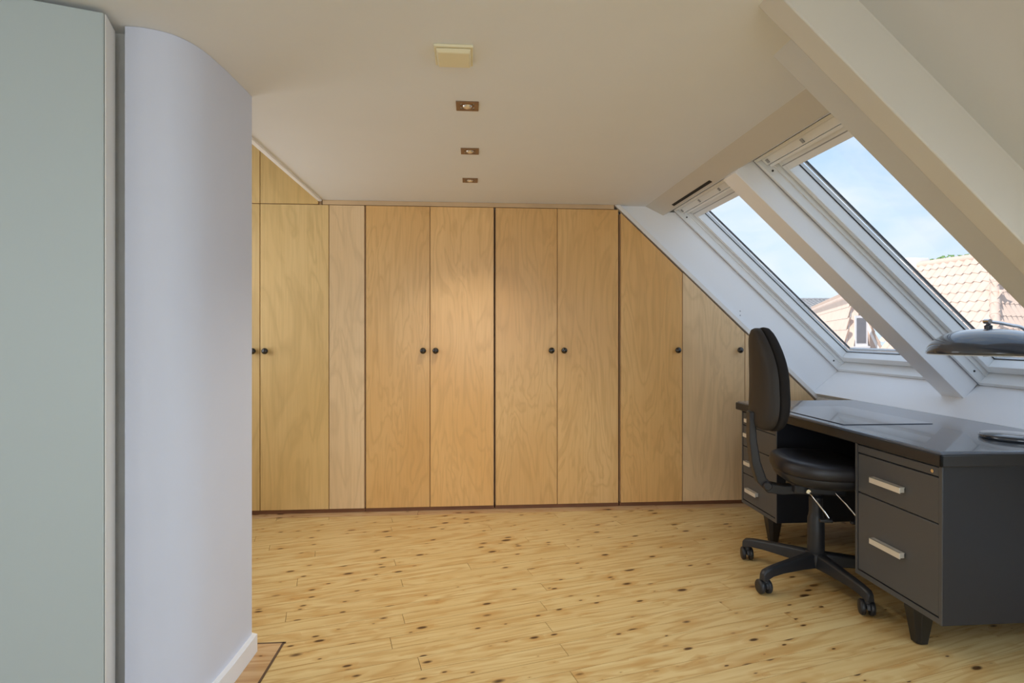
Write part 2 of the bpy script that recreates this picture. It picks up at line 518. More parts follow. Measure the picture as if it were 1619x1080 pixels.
# border board with dark inlay beside the curved partition
bb = MB().box(-0.06, 0.06, -1.2, 0.0, 0.0, 0.0022)
o = bb.build('border_board', 'pineborder', subfloor); o.location = (-0.775, 2.165, 0)
MB().box(-0.835, -0.703, 2.165, 2.173, 0.0, 0.0026).build('inlay_strip', 'inlay', subfloor)
MB().box(-0.7155, -0.7075, 0.965, 2.173, 0.0, 0.0026).build('inlay_strip', 'inlay', subfloor)

# ---- ceiling (open towards the higher roof space at the far left)
cl = MB()
cl.box(-2.3, 1.32, -3.2, 2.26, H, H + 0.14)
cl.box(-0.975, 1.32, 2.26, 3.76, H, H + 0.14)
cl.box(-2.3, 0.62, 3.735, 4.6, 2.90, 3.0)
cl.prism([(x, 3.735, z) for x, z in ((0.60, 2.90), (0.62, 3.0), RP(-0.75, 0, -0.14)[::2], RP(-0.75, 0, 0.0)[::2])], [(x, 4.6, z) for x, z in ((0.60, 2.90), (0.62, 3.0), RP(-0.75, 0, -0.14)[::2], RP(-0.75, 0, 0.0)[::2])])
cl.box(-0.975, 0.98, 3.735, 3.76, H + 0.10, 3.0)
cl.box(-2.3, -0.90, 2.2, 4.6, 2.90, 3.0)
cl.box(-0.975, -0.90, 2.2, 4.6, H + 0.10, 3.0)
cl.box(-2.3, -0.90, 2.18, 2.26, H, 3.0)
ceiling = cl.build('ceiling', 'ceiling')
tag(ceiling, 'low flat white plaster ceiling with an opening at far left', kind='structure')
o = MB().box(-0.998, -0.974, 2.26, 3.712, H - 0.012, H + 0.10).build('edge_board', 'white', ceiling, bevel=0.002)

# ---- outer shell walls
wl_ = (MB().box(-2.3, -2.0, -3.2, 2.30, -0.16, 3.0).box(-2.3, -2.0, 3.60, 4.6, -0.16, 3.0)
       .box(-2.3, -2.0, 2.30, 3.60, -0.16, 0.75).box(-2.3, -2.0, 2.30, 3.60, 2.15, 3.0)).build('wall_left_outer', 'plaster')
tag(wl_, 'plain white outer wall behind the cabinet', kind='structure')
wb = MB()
gable = [(-2.3, -0.16), (2.56, -0.16), (2.56, 0.74), RP(1.57, 0, -0.10)[::2], RP(-0.75, 0, -0.10)[::2], (0.60, 3.0), (-2.3, 3.0)]
wb.prism([(x, 4.45, z) for x, z in gable], [(x, 4.6, z) for x, z in gable])
def cutx(z):    # X of the wardrobe's slanted end at height z
    return 1.003 + (2.018 - z) * (2.395 - 1.003) / (2.018 - 0.723)
poly = [(cutx(2.06) + 0.030, 2.06), (1.28, 2.06), RP(-0.10, 0, 0.03)[::2], RP(-0.05, 0, -0.014)[::2], RP(1.6, 0, -0.014)[::2], (2.62, 0.0), (cutx(0.723) + 0.03, 0.0), (cutx(0.70) + 0.030, 0.70)]
wb.prism([(x, 3.755, z) for x, z in poly], [(x, 3.83, z) for x, z in poly])
wall_back = wb.build('wall_back', 'white')
tag(wall_back, 'white end wall between slanted wardrobe and skylight', kind='structure')
for zz, xx in ((1.332, 1.868), (1.302, 1.868)):
    MB().lathe([(0.0005, -0.001), (0.0045, -0.001), (0.0045, 0.002)], (xx, 3.755, zz), 'y', 10).build('screw_hole', 'wingrey', wall_back)
wr_ = MB()
wr_.box(-2.3, -1.25, -3.2, -3.0, -0.16, 2.2); gr_ = [(1.25, -0.16), (2.56, -0.16), (2.56, 0.74), RP(1.57, 0, -0.10)[::2], RP(-0.2, 0, -0.10)[::2], (1.25, 2.2)]
wr_.prism([(x, -3.2, z) for x, z in gr_], [(x, -3.0, z) for x, z in gr_])
wr_.box(-1.25, 1.25, -3.2, -3.0, -0.16, 0.45); wr_.box(-1.25, 1.25, -3.2, -3.0, 1.98, 2.2)
wall_rear = wr_.build('wall_rear', 'plaster')
tag(wall_rear, 'white rear wall with a wide window', kind='structure')

# ---- sloping roof lining, window bay and knee wall
S0, S1 = -0.075, 1.565          # window bay along the slope
W1 = (2.795, 3.750); W2 = (1.705, 2.655)
rw = MB()
def ocol(y0, y1, o=0.255, s0=-0.75, s1=1.60): rw.rbox(s0, s1, y0, y1, o, -0.16)
ocol(-3.2, -2.10); ocol(-1.20, 0.06); ocol(0.94, 1.36)
for a, b in ((-2.10, -1.20), (0.06, 0.94)):
    ocol(a, b, s0=-0.75, s1=0.02 if a < -1 else 0.30); ocol(a, b, s0=1.38, s1=1.60)
ocol(1.36, 1.69)
rw.rbox(S0, S1, W2[1], W1[0], -0.015, -0.16)
rw.rbox(-0.75, S0, 1.69, 4.6, -0.015, -0.16)
rw.rbox(S0, S1 + 0.05, W1[1], 4.6, -0.015, -0.16)
lw = [(S1, -0.16), (S1, -0.015), (1.529, 0.226), (1.95, 0.226), (1.95, -0.16)]
rw.prism([RP(s, 1.69, o) for s, o in lw], [RP(s, 3.76, o) for s, o in lw])
lw2 = [(1.58, -0.16), (1.529, 0.255), (1.95, 0.255), (1.95, -0.16)]
rw.prism([RP(s, -3.2, o) for s, o in lw2], [RP(s, 1.69, o) for s, o in lw2])
rw.box(XK, 2.56, -3.2, 4.6, -0.16, 0.735)
wall_right = rw.build('wall_right', 'lining')
tag(wall_right, 'sloping white roof lining with low knee wall', kind='structure')
# lining board edging the window bay
t = MB().rbox(-0.75, 1.56, 1.437, 1.690, 0.20, 0.271).build('trim_1', 'lining', bevel=0.002)
tag(t, 'flat painted lining board beside the big sloping beam', kind='structure')
# thin board over the bay lining, window brightness put into its white
lb = [(1.562, -0.014), (1.526, 0.228), (1.532, 0.229), (1.568, -0.014)]
t = MB().prism([RP(s, 1.692, o) for s, o in lb], [RP(s, 3.754, o) for s, o in lb]).build('trim_2', 'white')
tag(t, 'white sill board sloping below both skylights', kind='structure')
# purlin
pl = [(1.172, 2.060), (1.318, 1.990), RP(S0, 0, -0.012)[::2], RP(S0, 0, -0.15)[::2], (1.36, 2.30), (1.172, 2.2)]
t = MB().prism([(x, 1.688, z) for x, z in pl], [(x, 3.756, z) for x, z in pl]).build('trim_3', 'beam', bevel=0.004)
tag(t, 'cream purlin along the ceiling edge above the skylights', kind='structure')
# rafter between the skylights
t = MB().rbox(-0.10, 1.553, 2.660, 2.797, -0.02, 0.090).build('trim_4', 'white', bevel=0.003)
tag(t, 'white painted rafter between the two skylights', kind='structure')
# big sloping beam close to the camera
t = MB().rbox(-0.75, 1.60, 1.362, 1.439, 0.24, 0.396).build('trim_5', 'beam', bevel=0.004)
tag(t, 'large cream sloping beam nearest the camera', kind='structure')

# ---- curved partition with skirting
def smooth_poly(ctrl, n=10):
    out = []
    for i in range(len(ctrl) - 1):
        p0 = Vector(ctrl[max(i - 1, 0)]); p1 = Vector(ctrl[i]); p2 = Vector(ctrl[i + 1]); p3 = Vector(ctrl[min(i + 2, len(ctrl) - 1)])
        for k in range(n):
            tt = k / n
            out.append(0.5 * ((2 * p1) + (-p0 + p2) * tt + (2 * p0 - 5 * p1 + 4 * p2 - p3) * tt ** 2 + (-p0 + 3 * p1 - 3 * p2 + p3) * tt ** 3))
    out.append(Vector(ctrl[-1]))
    return [(v.x, v.y) for v in out]
curve = smooth_poly([(-0.984, 1.660), (-0.930, 1.666), (-0.868, 1.700), (-0.830, 1.775), (-0.816, 1.889), (-0.811, 2.0), (-0.808, 2.117)])
outline = curve + [(-1.20, 2.150), (-1.20, 1.74), (-0.984, 1.74)]
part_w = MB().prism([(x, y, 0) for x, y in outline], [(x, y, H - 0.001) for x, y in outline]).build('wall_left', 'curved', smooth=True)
tag(part_w, 'curved white plaster partition beside the tall cabinet', kind='structure')
def offset_curve(c, d):
    out = []
    for i in range(len(c)):
        a = Vector(c[max(i - 1, 0)]); b = Vector(c[min(i + 1, len(c) - 1)])
        t_ = (b - a).normalized()
        out.append((c[i][0] + t_.y * d, c[i][1] - t_.x * d))
    return out
def skirt(d, z0, z1, z2):
    oc = offset_curve(curve, d); oc[-1] = (oc[-1][0], oc[-1][1] + 0.0)
    loop = oc + [(-0.86, 2.150), (-0.9, 1.75)]
    return MB().prism([(x, y, z0) for x, y in loop], [(x, y, z1) for x, y in loop])
tag(skirt(0.020, 0.0025, 0.066, 0).build('baseboard_left', 'skirting', smooth=True), 'white skirting board at foot of curved partition', kind='structure')
# grey wall strip left of the curve, with open joint
st = MB().box(-2.0, -0.988, 1.705, 1.80, 0, H).build('wall_strip', 'grime')
tag(st, 'narrow grey plaster strip between cabinet and curved partition', kind='structure')
st.name = 'trim_6'
MB().box(-0.9885, -0.9842, 1.700, 1.74, 0, H).build('joint', 'dark', st)
MB().box(-2.0, -1.195, 2.12, 2.2, 0, 3.0).build('return_panel', 'plaster', st)

# ================================================================== skylights
def skylight(name, y0, y1, label, slit):
    w = world_parent(empty(name, RP(S1, (y0 + y1) / 2, -0.015)))
    tag(w, label, kind='structure')
    a, b = y0 + 0.002, y1 - 0.002
    ft = 0.016
    f0, f1 = -0.013, -0.155
    s0, s1 = S0 + 0.003, S1 - 0.003
    MB().rbox(s0, s1, b - ft, b, f0, f1).build('jamb', 'winwhite', w, bevel=0.0015)
    MB().rbox(s0, s1, a, a + ft, f0, f1).build('jamb', 'winwhite', w, bevel=0.0015)
    MB().rbox(s0, s0 + ft, a + ft, b - ft, f0, f1).build('head', 'winwhite', w, bevel=0.0015)
    MB().rbox(s1 - 0.024, s1, a + ft, b - ft, f0, f1).build('sill', 'winwhite', w, bevel=0.0015)
    # thin second step of the frame
    MB().rbox(s0 + ft, s1 - 0.024, b - ft - 0.008, b - ft, -0.055, f1).build('frame_stop', 'winwhite', w, bevel=0.001)
    MB().rbox(s0 + ft, s1 - 0.024, a + ft, a + ft + 0.008, -0.055, f1).build('frame_stop', 'winwhite', w, bevel=0.001)
    # shadow seam between frame and lining
    MB().rbox(s0 - 0.004, s1 + 0.004, b - 0.001, b + 0.006, -0.0120, -0.02).build('seam', 'wingrey', w)
    MB().rbox(s1 - 0.001, s1 + 0.006, a, b, -0.0120, -0.02).build('seam', 'wingrey', w)
    # sash
    c, d_ = a + ft + 0.011, b - ft - 0.011
    g0, g1 = s0 + 0.045, s1 - 0.032
    sw = 0.028
    q0, q1 = -0.075, -0.150
    sash = MB()
    sash.rbox(g0, g1, d_ - sw, d_, q0, q1); sash.rbox(g0, g1, c, c + sw, q0, q1)
    sash.rbox(g0, g0 + 0.105, c + sw, d_ - sw, q0, q1); sash.rbox(g1 - 0.045, g1, c + sw, d_ - sw, q0, q1)
    so = sash.build('sash', 'winwhite', w, bevel=0.003)
    # glazing bead (black gasket line) and pane
    h0, h1, ya, yb = g0 + 0.105, g1 - 0.045, c + sw, d_ - sw
    gk = MB()
    gk.rbox(h0, h1, yb - 0.004, yb, -0.126, -0.130); gk.rbox(h0, h1, ya, ya + 0.004, -0.126, -0.130)
    gk.rbox(h1 - 0.004, h1, ya, yb, -0.126, -0.130); gk.rbox(h0, h0 + 0.004, ya, yb, -0.126, -0.130)
    gk.build('gasket', 'gasket', so)
    cl_ = MB()
    cl_.rbox(h0, h1, yb - 0.014, yb - 0.0045, -0.150, -0.162); cl_.rbox(h1 - 0.012, h1, ya, yb - 0.0145, -0.150, -0.162)
    cl_.build('outer_cladding', 'hsmoke', so)
    gk2 = MB(); gk2.rbox(h0, h1, yb - 0.0165, yb - 0.0142, -0.150, -0.160); gk2.build('gasket', 'gasket', so)
    MB().rbox(h0 + 0.001, h1 - 0.001, ya + 0.001, yb - 0.001, -0.132, -0.136).build('pane', 'glass', so)
    # ventilation flap bar with clips
    vb = MB().rbox(s0 + 0.018, s0 + 0.062, a + ft + 0.012, b - ft - 0.004, -0.030, -0.074).build('ventilation_bar', 'winwhite', w, bevel=0.006)
    MB().rbox(s0 + 0.066, s0 + 0.082, a + ft + 0.008, b - ft - 0.008, -0.040, -0.080).build('handle_bar', 'winwhite', w, bevel=0.003)
    MB().rbox(s0 + 0.112, s0 + 0.117, c + sw, d_ - 0.01, q0 + 0.0015, q0 - 0.002).build('groove', 'wingrey', w)
    ym = (a + b) / 2
    for yy in (b - 0.050, ym + 0.14, ym - 0.14, a + 0.09):
        MB().rbox(s0 + 0.030, s0 + 0.052, yy - 0.016, yy, -0.0295, -0.024).build('clip', 'wingrey', vb, bevel=0.002)
    # screws in the far jamb
    for ss in (s0 + 0.10, s1 - 0.085):
        p = RP(ss, b - ft, -0.036)
        MB().lathe([(0.0005, -0.002), (0.0055, -0.0015), (0.0055, 0.002)], p, 'y', 12).build('screw', 'gasket', w)
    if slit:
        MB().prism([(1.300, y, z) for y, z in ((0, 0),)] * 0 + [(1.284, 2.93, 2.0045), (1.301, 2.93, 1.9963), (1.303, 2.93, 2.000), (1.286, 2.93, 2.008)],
                   [(1.284, 3.50, 2.0045), (1.301, 3.50, 1.9963), (1.303, 3.50, 2.000), (1.286, 3.50, 2.008)]).build('slit_shade_strip', 'dark', w)  # dark strip on the purlin standing in for the shade in the slit
    return w
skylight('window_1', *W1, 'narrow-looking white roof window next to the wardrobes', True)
skylight('window_2', *W2, 'white roof window behind the desk lamp', False)
# windows behind the camera that the daylight enters by
def side_window(name, label):
    w = world_parent(empty(name, (-2.1, 2.95, 0.75)))
    tag(w, label, kind='structure')
    for a, b, c, d in ((2.30, 2.36, 0.75, 2.15), (3.54, 3.60, 0.75, 2.15), (2.36, 3.54, 0.75, 0.81), (2.36, 3.54, 2.09, 2.15)):
        MB().box(-2.14, -2.06, a, b, c, d).build('frame', 'winwhite', w)
    MB().box(-2.20, -2.16, 2.26, 3.64, 0.70, 2.20).build('sun_block_blind', 'white', w)  # unseen blind added to keep direct sun out of the room
def rear_window(name, label):
    w = world_parent(empty(name, (0, -3.1, 0.45)))
    tag(w, label, kind='structure')
    MB().box(-1.25, -1.19, -3.14, -3.06, 0.45, 1.98).build('jamb', 'winwhite', w)
    MB().box(1.19, 1.25, -3.14, -3.06, 0.45, 1.98).build('jamb', 'winwhite', w)
    MB().box(-1.19, 1.19, -3.14, -3.06, 0.45, 0.51).build('sill', 'winwhite', w)
    MB().box(-1.19, 1.19, -3.14, -3.06, 1.92, 1.98).build('head', 'winwhite', w)
    MB().box(-0.03, 0.03, -3.13, -3.07, 0.51, 1.92).build('mullion', 'winwhite', w)
rear_window('window_3', 'wide window in the rear wall')
side_window('window_4', 'window in the left wall behind the curved partition')

# ================================================================== fitted wardrobes
KZ = 1.062
def knob(x, parent, z=KZ):
    k = MB().lathe([(0.0015, 0.0), (0.009, 0.0), (0.009, -0.010), (0.014, -0.014), (0.0195, -0.021), (0.0208, -0.028), (0.0185, -0.036), (0.011, -0.042), (0.001, -0.0435)], (x, D, z), 'y', 24)
    return k.build('knob', 'knob', parent, smooth=True)

def panel(name, pts, mat, parent, y0=D, th=0.018, bevel=0.0012):
    """upright board with outline pts (x, z)"""
    cx = sum(p[0] for p in pts) / len(pts); cz = sum(p[1] for p in pts) / len(pts)
    mb = MB().prism([(x, y0, z) for x, z in pts], [(x, y0 + th, z) for x, z in pts])
    return mb.build(name, mat, parent, bevel=bevel, origin=None)

ZB, ZT = 0.026, 2.018
def wardrobe(label, x0, x1, doors, mat, group, plinth='redwood', rail=True, rail_end=0.004):
    w = world_parent(empty('wardrobe', ((x0 + x1) / 2, D + 0.3, 0)))
    tag(w, label, 'wardrobe', group)
    g = 0.0022
    MB().box(x0 + 0.001, x1 - 0.001, D + 0.0195, 4.40, ZB, ZT).build('body', 'plyedge', w)
    MB().box(x0 + 0.0005, x1 - 0.0005, D + 0.012, D + 0.03, 0.0006, ZB - 0.001).build('plinth', plinth, w)
    for i, (a, b, kx) in enumerate(doors):
        d = panel('door', [(a + g, ZB + 0.001), (b - g, ZB + 0.001), (b - g, ZT - 0.002), (a + g, ZT - 0.002)], mat if not isinstance(mat, (list, tuple)) else mat[i], w)
        if kx is not None: knob(kx, d)
    if rail:
        MB().box(x0 - 0.0015, x1 + rail_end, D + 0.002, D + 0.03, ZT + 0.002, H - 0.001).build('top_rail', 'plyedge', w)
    return w
GW = 'fitted birch wardrobes on the end wall'
# leftmost unit, with overhead doors in the higher roof space
wA = wardrobe('yellow birch wardrobe half hidden behind the curved partition, with pale filler panel', -1.82, -0.698,
              [(-1.82, -1.368, -1.405), (-1.368, -0.930, -1.328), (-0.930, -0.7005, None)], ['plyyellow', 'plyyellow', 'plypale'], GW, rail=False)
MB().box(-0.972, -0.698, D + 0.002, D + 0.03, ZT + 0.002, H - 0.001).build('top_rail', 'plyedge', wA)
oh = world_parent(empty('overhead_cabinet', (-1.4, D + 0.3, ZT)))
tag(oh, 'yellow birch overhead cabinet doors above the leftmost wardrobe', 'cabinet')
MB().box(-1.99, -0.982, D + 0.0195, 4.40, ZT + 0.002, 2.88).build('body', 'plyedge', oh)
g = 0.0022
panel('door', [(-1.98, ZT + 0.003), (-1.368 - g, ZT + 0.003), (-1.368 - g, 2.86), (-1.98, 2.86)], 'plyyellow', oh)
panel('door', [(-1.368 + g, ZT + 0.003), (-1.000, ZT + 0.003), (-1.000, 2.86), (-1.368 + g, 2.86)], 'plyyellow', oh)
wardrobe('birch wardrobe with two doors beside the pale filler panel', -0.696, 0.152,
         [(-0.694, -0.274, -0.318), (-0.274, 0.148, -0.236)], 'ply', GW)
wardrobe('birch wardrobe with paired black knobs directly left of the slanted one', 0.158, 1.000,
         [(0.160, 0.576, 0.534), (0.576, 0.996, 0.620)], 'ply', GW, rail_end=-0.035)
# slanted unit under the roof
wD = world_parent(empty('wardrobe', (1.6, D + 0.3, 0)))
tag(wD, 'birch wardrobe with slanted top under the roof behind the chair', 'wardrobe', GW)
e = 0.017
zt = lambda x: 2.018 - (x - 1.003) * (2.018 - 0.723) / (2.395 - 1.003)
MB().prism([(x, D + 0.0195, z) for x, z in ((1.008, ZB), (2.39, ZB), (2.39, 0.70), (1.008, zt(1.008) - 0.02))],
           [(x, 4.40, z) for x, z in ((1.008, ZB), (2.39, ZB), (2.39, 0.70), (1.008, zt(1.008) - 0.02))]).build('body', 'plyedge', wD)
MB().box(1.006, 2.39, D + 0.012, D + 0.03, 0.0006, ZB - 0.001).build('plinth', 'redwood', wD)
for a, b, kx in ((1.010, 1.441, 1.402), (1.441, 1.884, 1.838), (1.884, 2.385, None)):
    d = panel('door', [(a + g, ZB + 0.001), (b - g, ZB + 0.001), (b - g, zt(b) - e), (a + g, zt(a) - e)], 'ply' if a < 1.2 else 'plypale', wD)
    if kx: knob(kx, d)
# slanted trim board
sl = [(cutx(H - 0.002) - 0.002, H - 0.002), (cutx(H - 0.002) + 0.036, H - 0.002), (cutx(0.72) + 0.036, 0.72), (cutx(0.72) - 0.002, 0.72)]
MB().prism([(x, D - 0.003, z) for x, z in sl], [(x, 3.754, z) for x, z in sl]).build('slanted_trim', 'cabedge', wD, bevel=0.001)

# ================================================================== tall cabinet at the left edge
ca = math.atan2(1.569 - 1.522, -0.982 + 1.124)
cab = empty('tall_cabinet', (-0.980, 1.569, 0), ca)
tag(cab, 'tall pale green-white cabinet at the left edge beside the curved partition', 'cabinet')
MB().box(-0.92, -0.004, 0.0, 0.02, 0.004, 2.035).build('front_panel', 'cab', cab, bevel=0.004, bseg=3)
MB().box(-0.92, -0.003, 0.021, 0.096, 0.004, 2.028).build('body', 'cabedge', cab, bevel=0.002)
MB().box(-0.0028, 0.000, 0.004, 0.097, 0.004, 2.033).build('edge_strip', 'cabedge', cab, bevel=0.001)

# ================================================================== ceiling fittings
def downlight(x, y, label):
    d = empty('downlight', (x, y, H))
    tag(d, label, 'downlight', 'square recessed downlights in a row')
    w = 0.043
    fr = MB()
    fr.box(-w, w, -w, -w + 0.017, -0.004, 0); fr.box(-w, w, w - 0.017, w, -0.004, 0)
    fr.box(-w, -w + 0.017, -w + 0.017, w - 0.017, -0.004, 0); fr.box(w - 0.017, w, -w + 0.017, w - 0.017, -0.004, 0)
    fr.build('bezel', 'bronze', d, bevel=0.001)
    MB().lathe([(0.026, -0.0005), (0.026, -0.003), (0.020, -0.0035), (0.020, -0.002)], (0, 0, 0), 'z', 20).build('lamp_ring', 'bronze', d, smooth=True)
    MB().lathe([(0.019, -0.001), (0.017, -0.006), (0.010, -0.010), (0.001, -0.0115)], (0, 0, 0), 'z', 20).build('bulb', 'bulb', d, smooth=True)
    ld = bpy.data.lights.new('downlight_beam', 'SPOT')
    ld.energy = 15; ld.spot_size = math.radians(110); ld.spot_blend = 0.9; ld.shadow_soft_size = 0.02; ld.color = (1.0, 0.93, 0.80)
    lo = bpy.data.objects.new('downlight_beam', ld); COL.objects.link(lo); lo.parent = d; lo.location = (0, 0, -0.035)
    return d
downlight(-0.016, 2.146, 'square bronze downlight nearest the camera, close to the vent cover')
downlight(-0.008, 2.675, 'middle square bronze downlight of the ceiling row')
downlight(-0.008, 3.183, 'square bronze downlight nearest the wardrobes')
vc = empty('ceiling_vent', (-0.055, 1.752, H))
tag(vc, 'yellowed square plastic vent cover on the ceiling', 'vent')
MB().box(-0.060, 0.060, -0.062, 0.062, -0.009, 0.0).build('backplate', 'vent', vc, bevel=0.003)
cp = MB().prism([(-0.054, -0.056, -0.010), (0.054, -0.056, -0.010), (0.054, 0.056, -0.010), (-0.054, 0.056, -0.010)],
                [(-0.049, -0.046, -0.021), (0.049, -0.046, -0.021), (0.049, 0.046, -0.021), (-0.049, 0.046, -0.021)])
cp.build('cover', 'vent', vc, bevel=0.003)

# ================================================================== steel desk
DX0, DX1, DY0, DY1 = 1.627, 2.392, 1.820, 3.330
desk = world_parent(empty('desk', ((DX0 + DX1) / 2, (DY0 + DY1) / 2, 0)))
tag(desk, 'dark grey steel desk with two drawer pedestals under the skylights', 'desk')
BX = 1.657
MB().box(DX0 + 0.004, DX1, DY0 + 0.004, DY1 - 0.004, 0.712, 0.760).build('desk_top', 'lino', desk, bevel=0.012, bseg=4)
rm = MB()
rm.box(DX0, DX0 + 0.012, DY0, DY1, 0.708, 0.752); rm.box(DX0, DX1, DY0, DY0 + 0.012, 0.708, 0.752); rm.box(DX0, DX1, DY1 - 0.012, DY1, 0.708, 0.752)
rm.build('top_rim', 'rim', desk, bevel=0.005, bseg=3)
def bar_handle(parent, y0, y1, z, x=BX):
    h = MB()
    h.box(x - 0.024, x - 0.020, y0, y1, z - 0.012, z + 0.012)
    h.box(x - 0.024, x - 0.002, y0, y1, z + 0.009, z + 0.012)
    h.box(x - 0.021, x - 0.001, y0 + 0.004, y0 + 0.008, z - 0.010, z + 0.010)
    h.box(x - 0.021, x - 0.001, y1 - 0.008, y1 - 0.004, z - 0.010, z + 0.010)
    return h.build('handle', 'handle', parent, bevel=0.001)
def pedestal(y0, y1, drawers, board_z):
    p = MB()
    zb, ztop = 0.140, 0.711
    f = 0.014
    p.box(BX + 0.014, 2.36, y0 + f, y1 - f, zb + 0.004, ztop)
    fr = MB()
    fr.box(BX, 2.365, y0, y0 + f, zb, ztop); fr.box(BX, 2.365, y1 - f, y1, zb, ztop)
    fr.box(BX, 2.36, y0 + f, y1 - f, zb, zb + 0.022); fr.box(BX, BX + 0.02, y0 + f, y1 - f, ztop - 0.012, ztop)
    body = p.build('pedestal', 'steel_side', desk)
    fr.build('pedestal_frame', 'steel_side', body, bevel=0.003)
    ff = MB()
    ff.box(BX - 0.001, BX + 0.002, y0 + 0.001, y0 + f, zb + 0.001, ztop); ff.box(BX - 0.001, BX + 0.002, y1 - f, y1 - 0.001, zb + 0.001, ztop)
    ff.box(BX - 0.001, BX + 0.002, y0 + f, y1 - f, zb + 0.001, zb + 0.021)
    ff.build('front_frame', 'steel_desk', body)
    for z0, z1, hz, hl in drawers:
        d = MB().box(BX + 0.001, BX + 0.014, y0 + f + 0.0022, y1 - f - 0.0022, z0 + 0.0018, z1 - 0.0018).build('drawer', 'steel_desk', desk, bevel=0.0025)
        if hz is not None:
            ym = (y0 + y1) / 2 + hl[0]
            bar_handle(d, ym - hl[1] / 2, ym + hl[1] / 2, hz)
    return body
pedestal(1.848, 2.295, [(0.163, 0.495, 0.322, (0.027, 0.165)), (0.495, 0.662, 0.573, (0.027, 0.165))], 0.68)
b_ = MB().box(BX + 0.0005, BX + 0.014, 1.864, 2.279, 0.665, 0.697).build('pull_out_board', 'steel_desk', desk, bevel=0.002)
MB().lathe([(0.001, -0.004), (0.0065, -0.004), (0.0065, 0.002)], (BX, 1.888, 0.680), 'x', 14).build('lock', 'chrome', b_, smooth=True)
fp = pedestal(2.917, 3.310, [(0.163, 0.325, 0.238, (0.055, 0.125)), (0.325, 0.490, 0.398, (0.095, 0.075)), (0.490, 0.618, 0.566, (0.10, 0.075)), (0.618, 0.697, 0.655, (0.10, 0.05))], 0.68)
MB().box(2.30, 2.315, 2.295, 2.917, 0.30, 0.711).build('modesty_panel', 'steel_side', desk)
def desk_leg(x, y):
    def ring(cx, cy, w, z): return [(cx - w, cy - w, z), (cx + w, cy - w, z), (cx + w, cy + w, z), (cx - w, cy + w, z)]
    # octagonal-section tapered leg
    def oct_(w, z):
        c = w * 0.55
        return [(x - w, y - c, z), (x - c, y - w, z), (x + c, y - w, z), (x + w, y - c, z), (x + w, y + c, z), (x + c, y + w, z), (x - c, y + w, z), (x - w, y + c, z)]
    MB().prism(oct_(0.024, 0.003), oct_(0.044, 0.1395)).build('leg', 'blackleg', desk, bevel=0.002)
for yy in (2.000, 3.030):
    for xx in (1.700, 2.28): desk_leg(xx, yy)

mt = MB().box(1.682, 2.11, 2.405, 3.02, 0.7606, 0.7632).build('desk_mat', 'mat', bevel=0.0008)
tag(mt, 'thin black writing mat lying on the desk', 'desk mat')

# ================================================================== desk lamp
lamp = world_parent(empty('desk_lamp', (2.125, 2.04, 0.7605)))
tag(lamp, 'glossy blue-black desk lamp with wide domed shade on the desk', 'lamp')
MB().lathe([(0.002, 0.7605), (0.104, 0.7605), (0.107, 0.764), (0.107, 0.772), (0.103, 0.777), (0.03, 0.780), (0.002, 0.780)], (2.125, 2.04, 0), 'z', 48).build('base', 'lampblue', lamp, smooth=True)
LX, LY = 2.030, 2.05
dome = []
for k in range(15):
    a = k / 14 * math.pi / 2
    dome.append((max(0.012, 0.200 * math.cos(a) ** 0.85), 1.094 + 0.100 * math.sin(a)))
inner = [(max(0.012, r - 0.004), z - 0.004) for r, z in reversed(dome[1:])]
sh = MB()
prof = [(0.1965, 1.094)] + dome
sh.lathe([(0.196, 1.0935), (0.2005, 1.0935)] + dome, (LX, LY, 0), 'z', 64)
def open_lathe(prof, c, seg=64):
    m_ = MB(); n_ = len(prof)
    for r, h in prof:
        for i in range(seg):
            a = 2 * math.pi * i / seg
            m_.v.append((c[0] + r * math.cos(a), c[1] + r * math.sin(a), h))
    for j in range(n_ - 1):
        for i in range(seg):
            m_.f.append((j * seg + i, j * seg + (i + 1) % seg, (j + 1) * seg + (i + 1) % seg, (j + 1) * seg + i))
    return m_
shade = open_lathe(dome, (LX, LY)).build('shade', 'lampblue', lamp, smooth=True)
sol = shade.modifiers.new('solidify', 'SOLIDIFY'); sol.thickness = 0.0025; sol.offset = -1
open_lathe([(r - 0.004, z - 0.0035) for r, z in dome], (LX, LY)).build('shade_lining', 'lampin', shade, smooth=True)
MB().lathe([(0.013, 1.19), (0.014, 1.205), (0.008, 1.209), (0.008, 1.222)], (LX, LY, 0), 'z', 20).build('shade_cap', 'lampblue', shade, smooth=True)
MB().lathe([(0.002, 1.110), (0.014, 1.112), (0.020, 1.13), (0.016, 1.155), (0.014, 1.185)], (LX, LY, 0), 'z', 20).build('bulb', 'lampin', lamp, smooth=True)
MB().tube([(LX - 0.05, LY, 1.10), (LX - 0.02, LY, 1.086), (LX + 0.02, LY, 1.086), (LX + 0.05, LY, 1.10)], 0.003, 8).build('guard_wire', 'chrome', lamp, smooth=True)
MB().lathe([(0.001, -0.012), (0.009, -0.012), (0.010, 0.0), (0.009, 0.012), (0.001, 0.012)], (LX - 0.004, LY, 1.222), 'y', 20).build('joint', 'chrome', lamp, smooth=True)
arm = []
SXp, SYp = 2.214, 2.05
for k in range(13):
    a = k / 12 * math.pi / 2
    arm.append((SXp - 0.075 + 0.075 * math.sin(a), LY + (SYp - LY) * k / 12, 1.130 + 0.075 * math.cos(a)))
arm = [(LX, LY, 1.222), (LX + 0.05, LY, 1.216)] + arm + [(SXp, SYp, 1.0), (SXp, SYp, 0.776)]
MB().tube(arm, 0.0065, 14).build('arm', 'chrome', lamp, smooth=True)

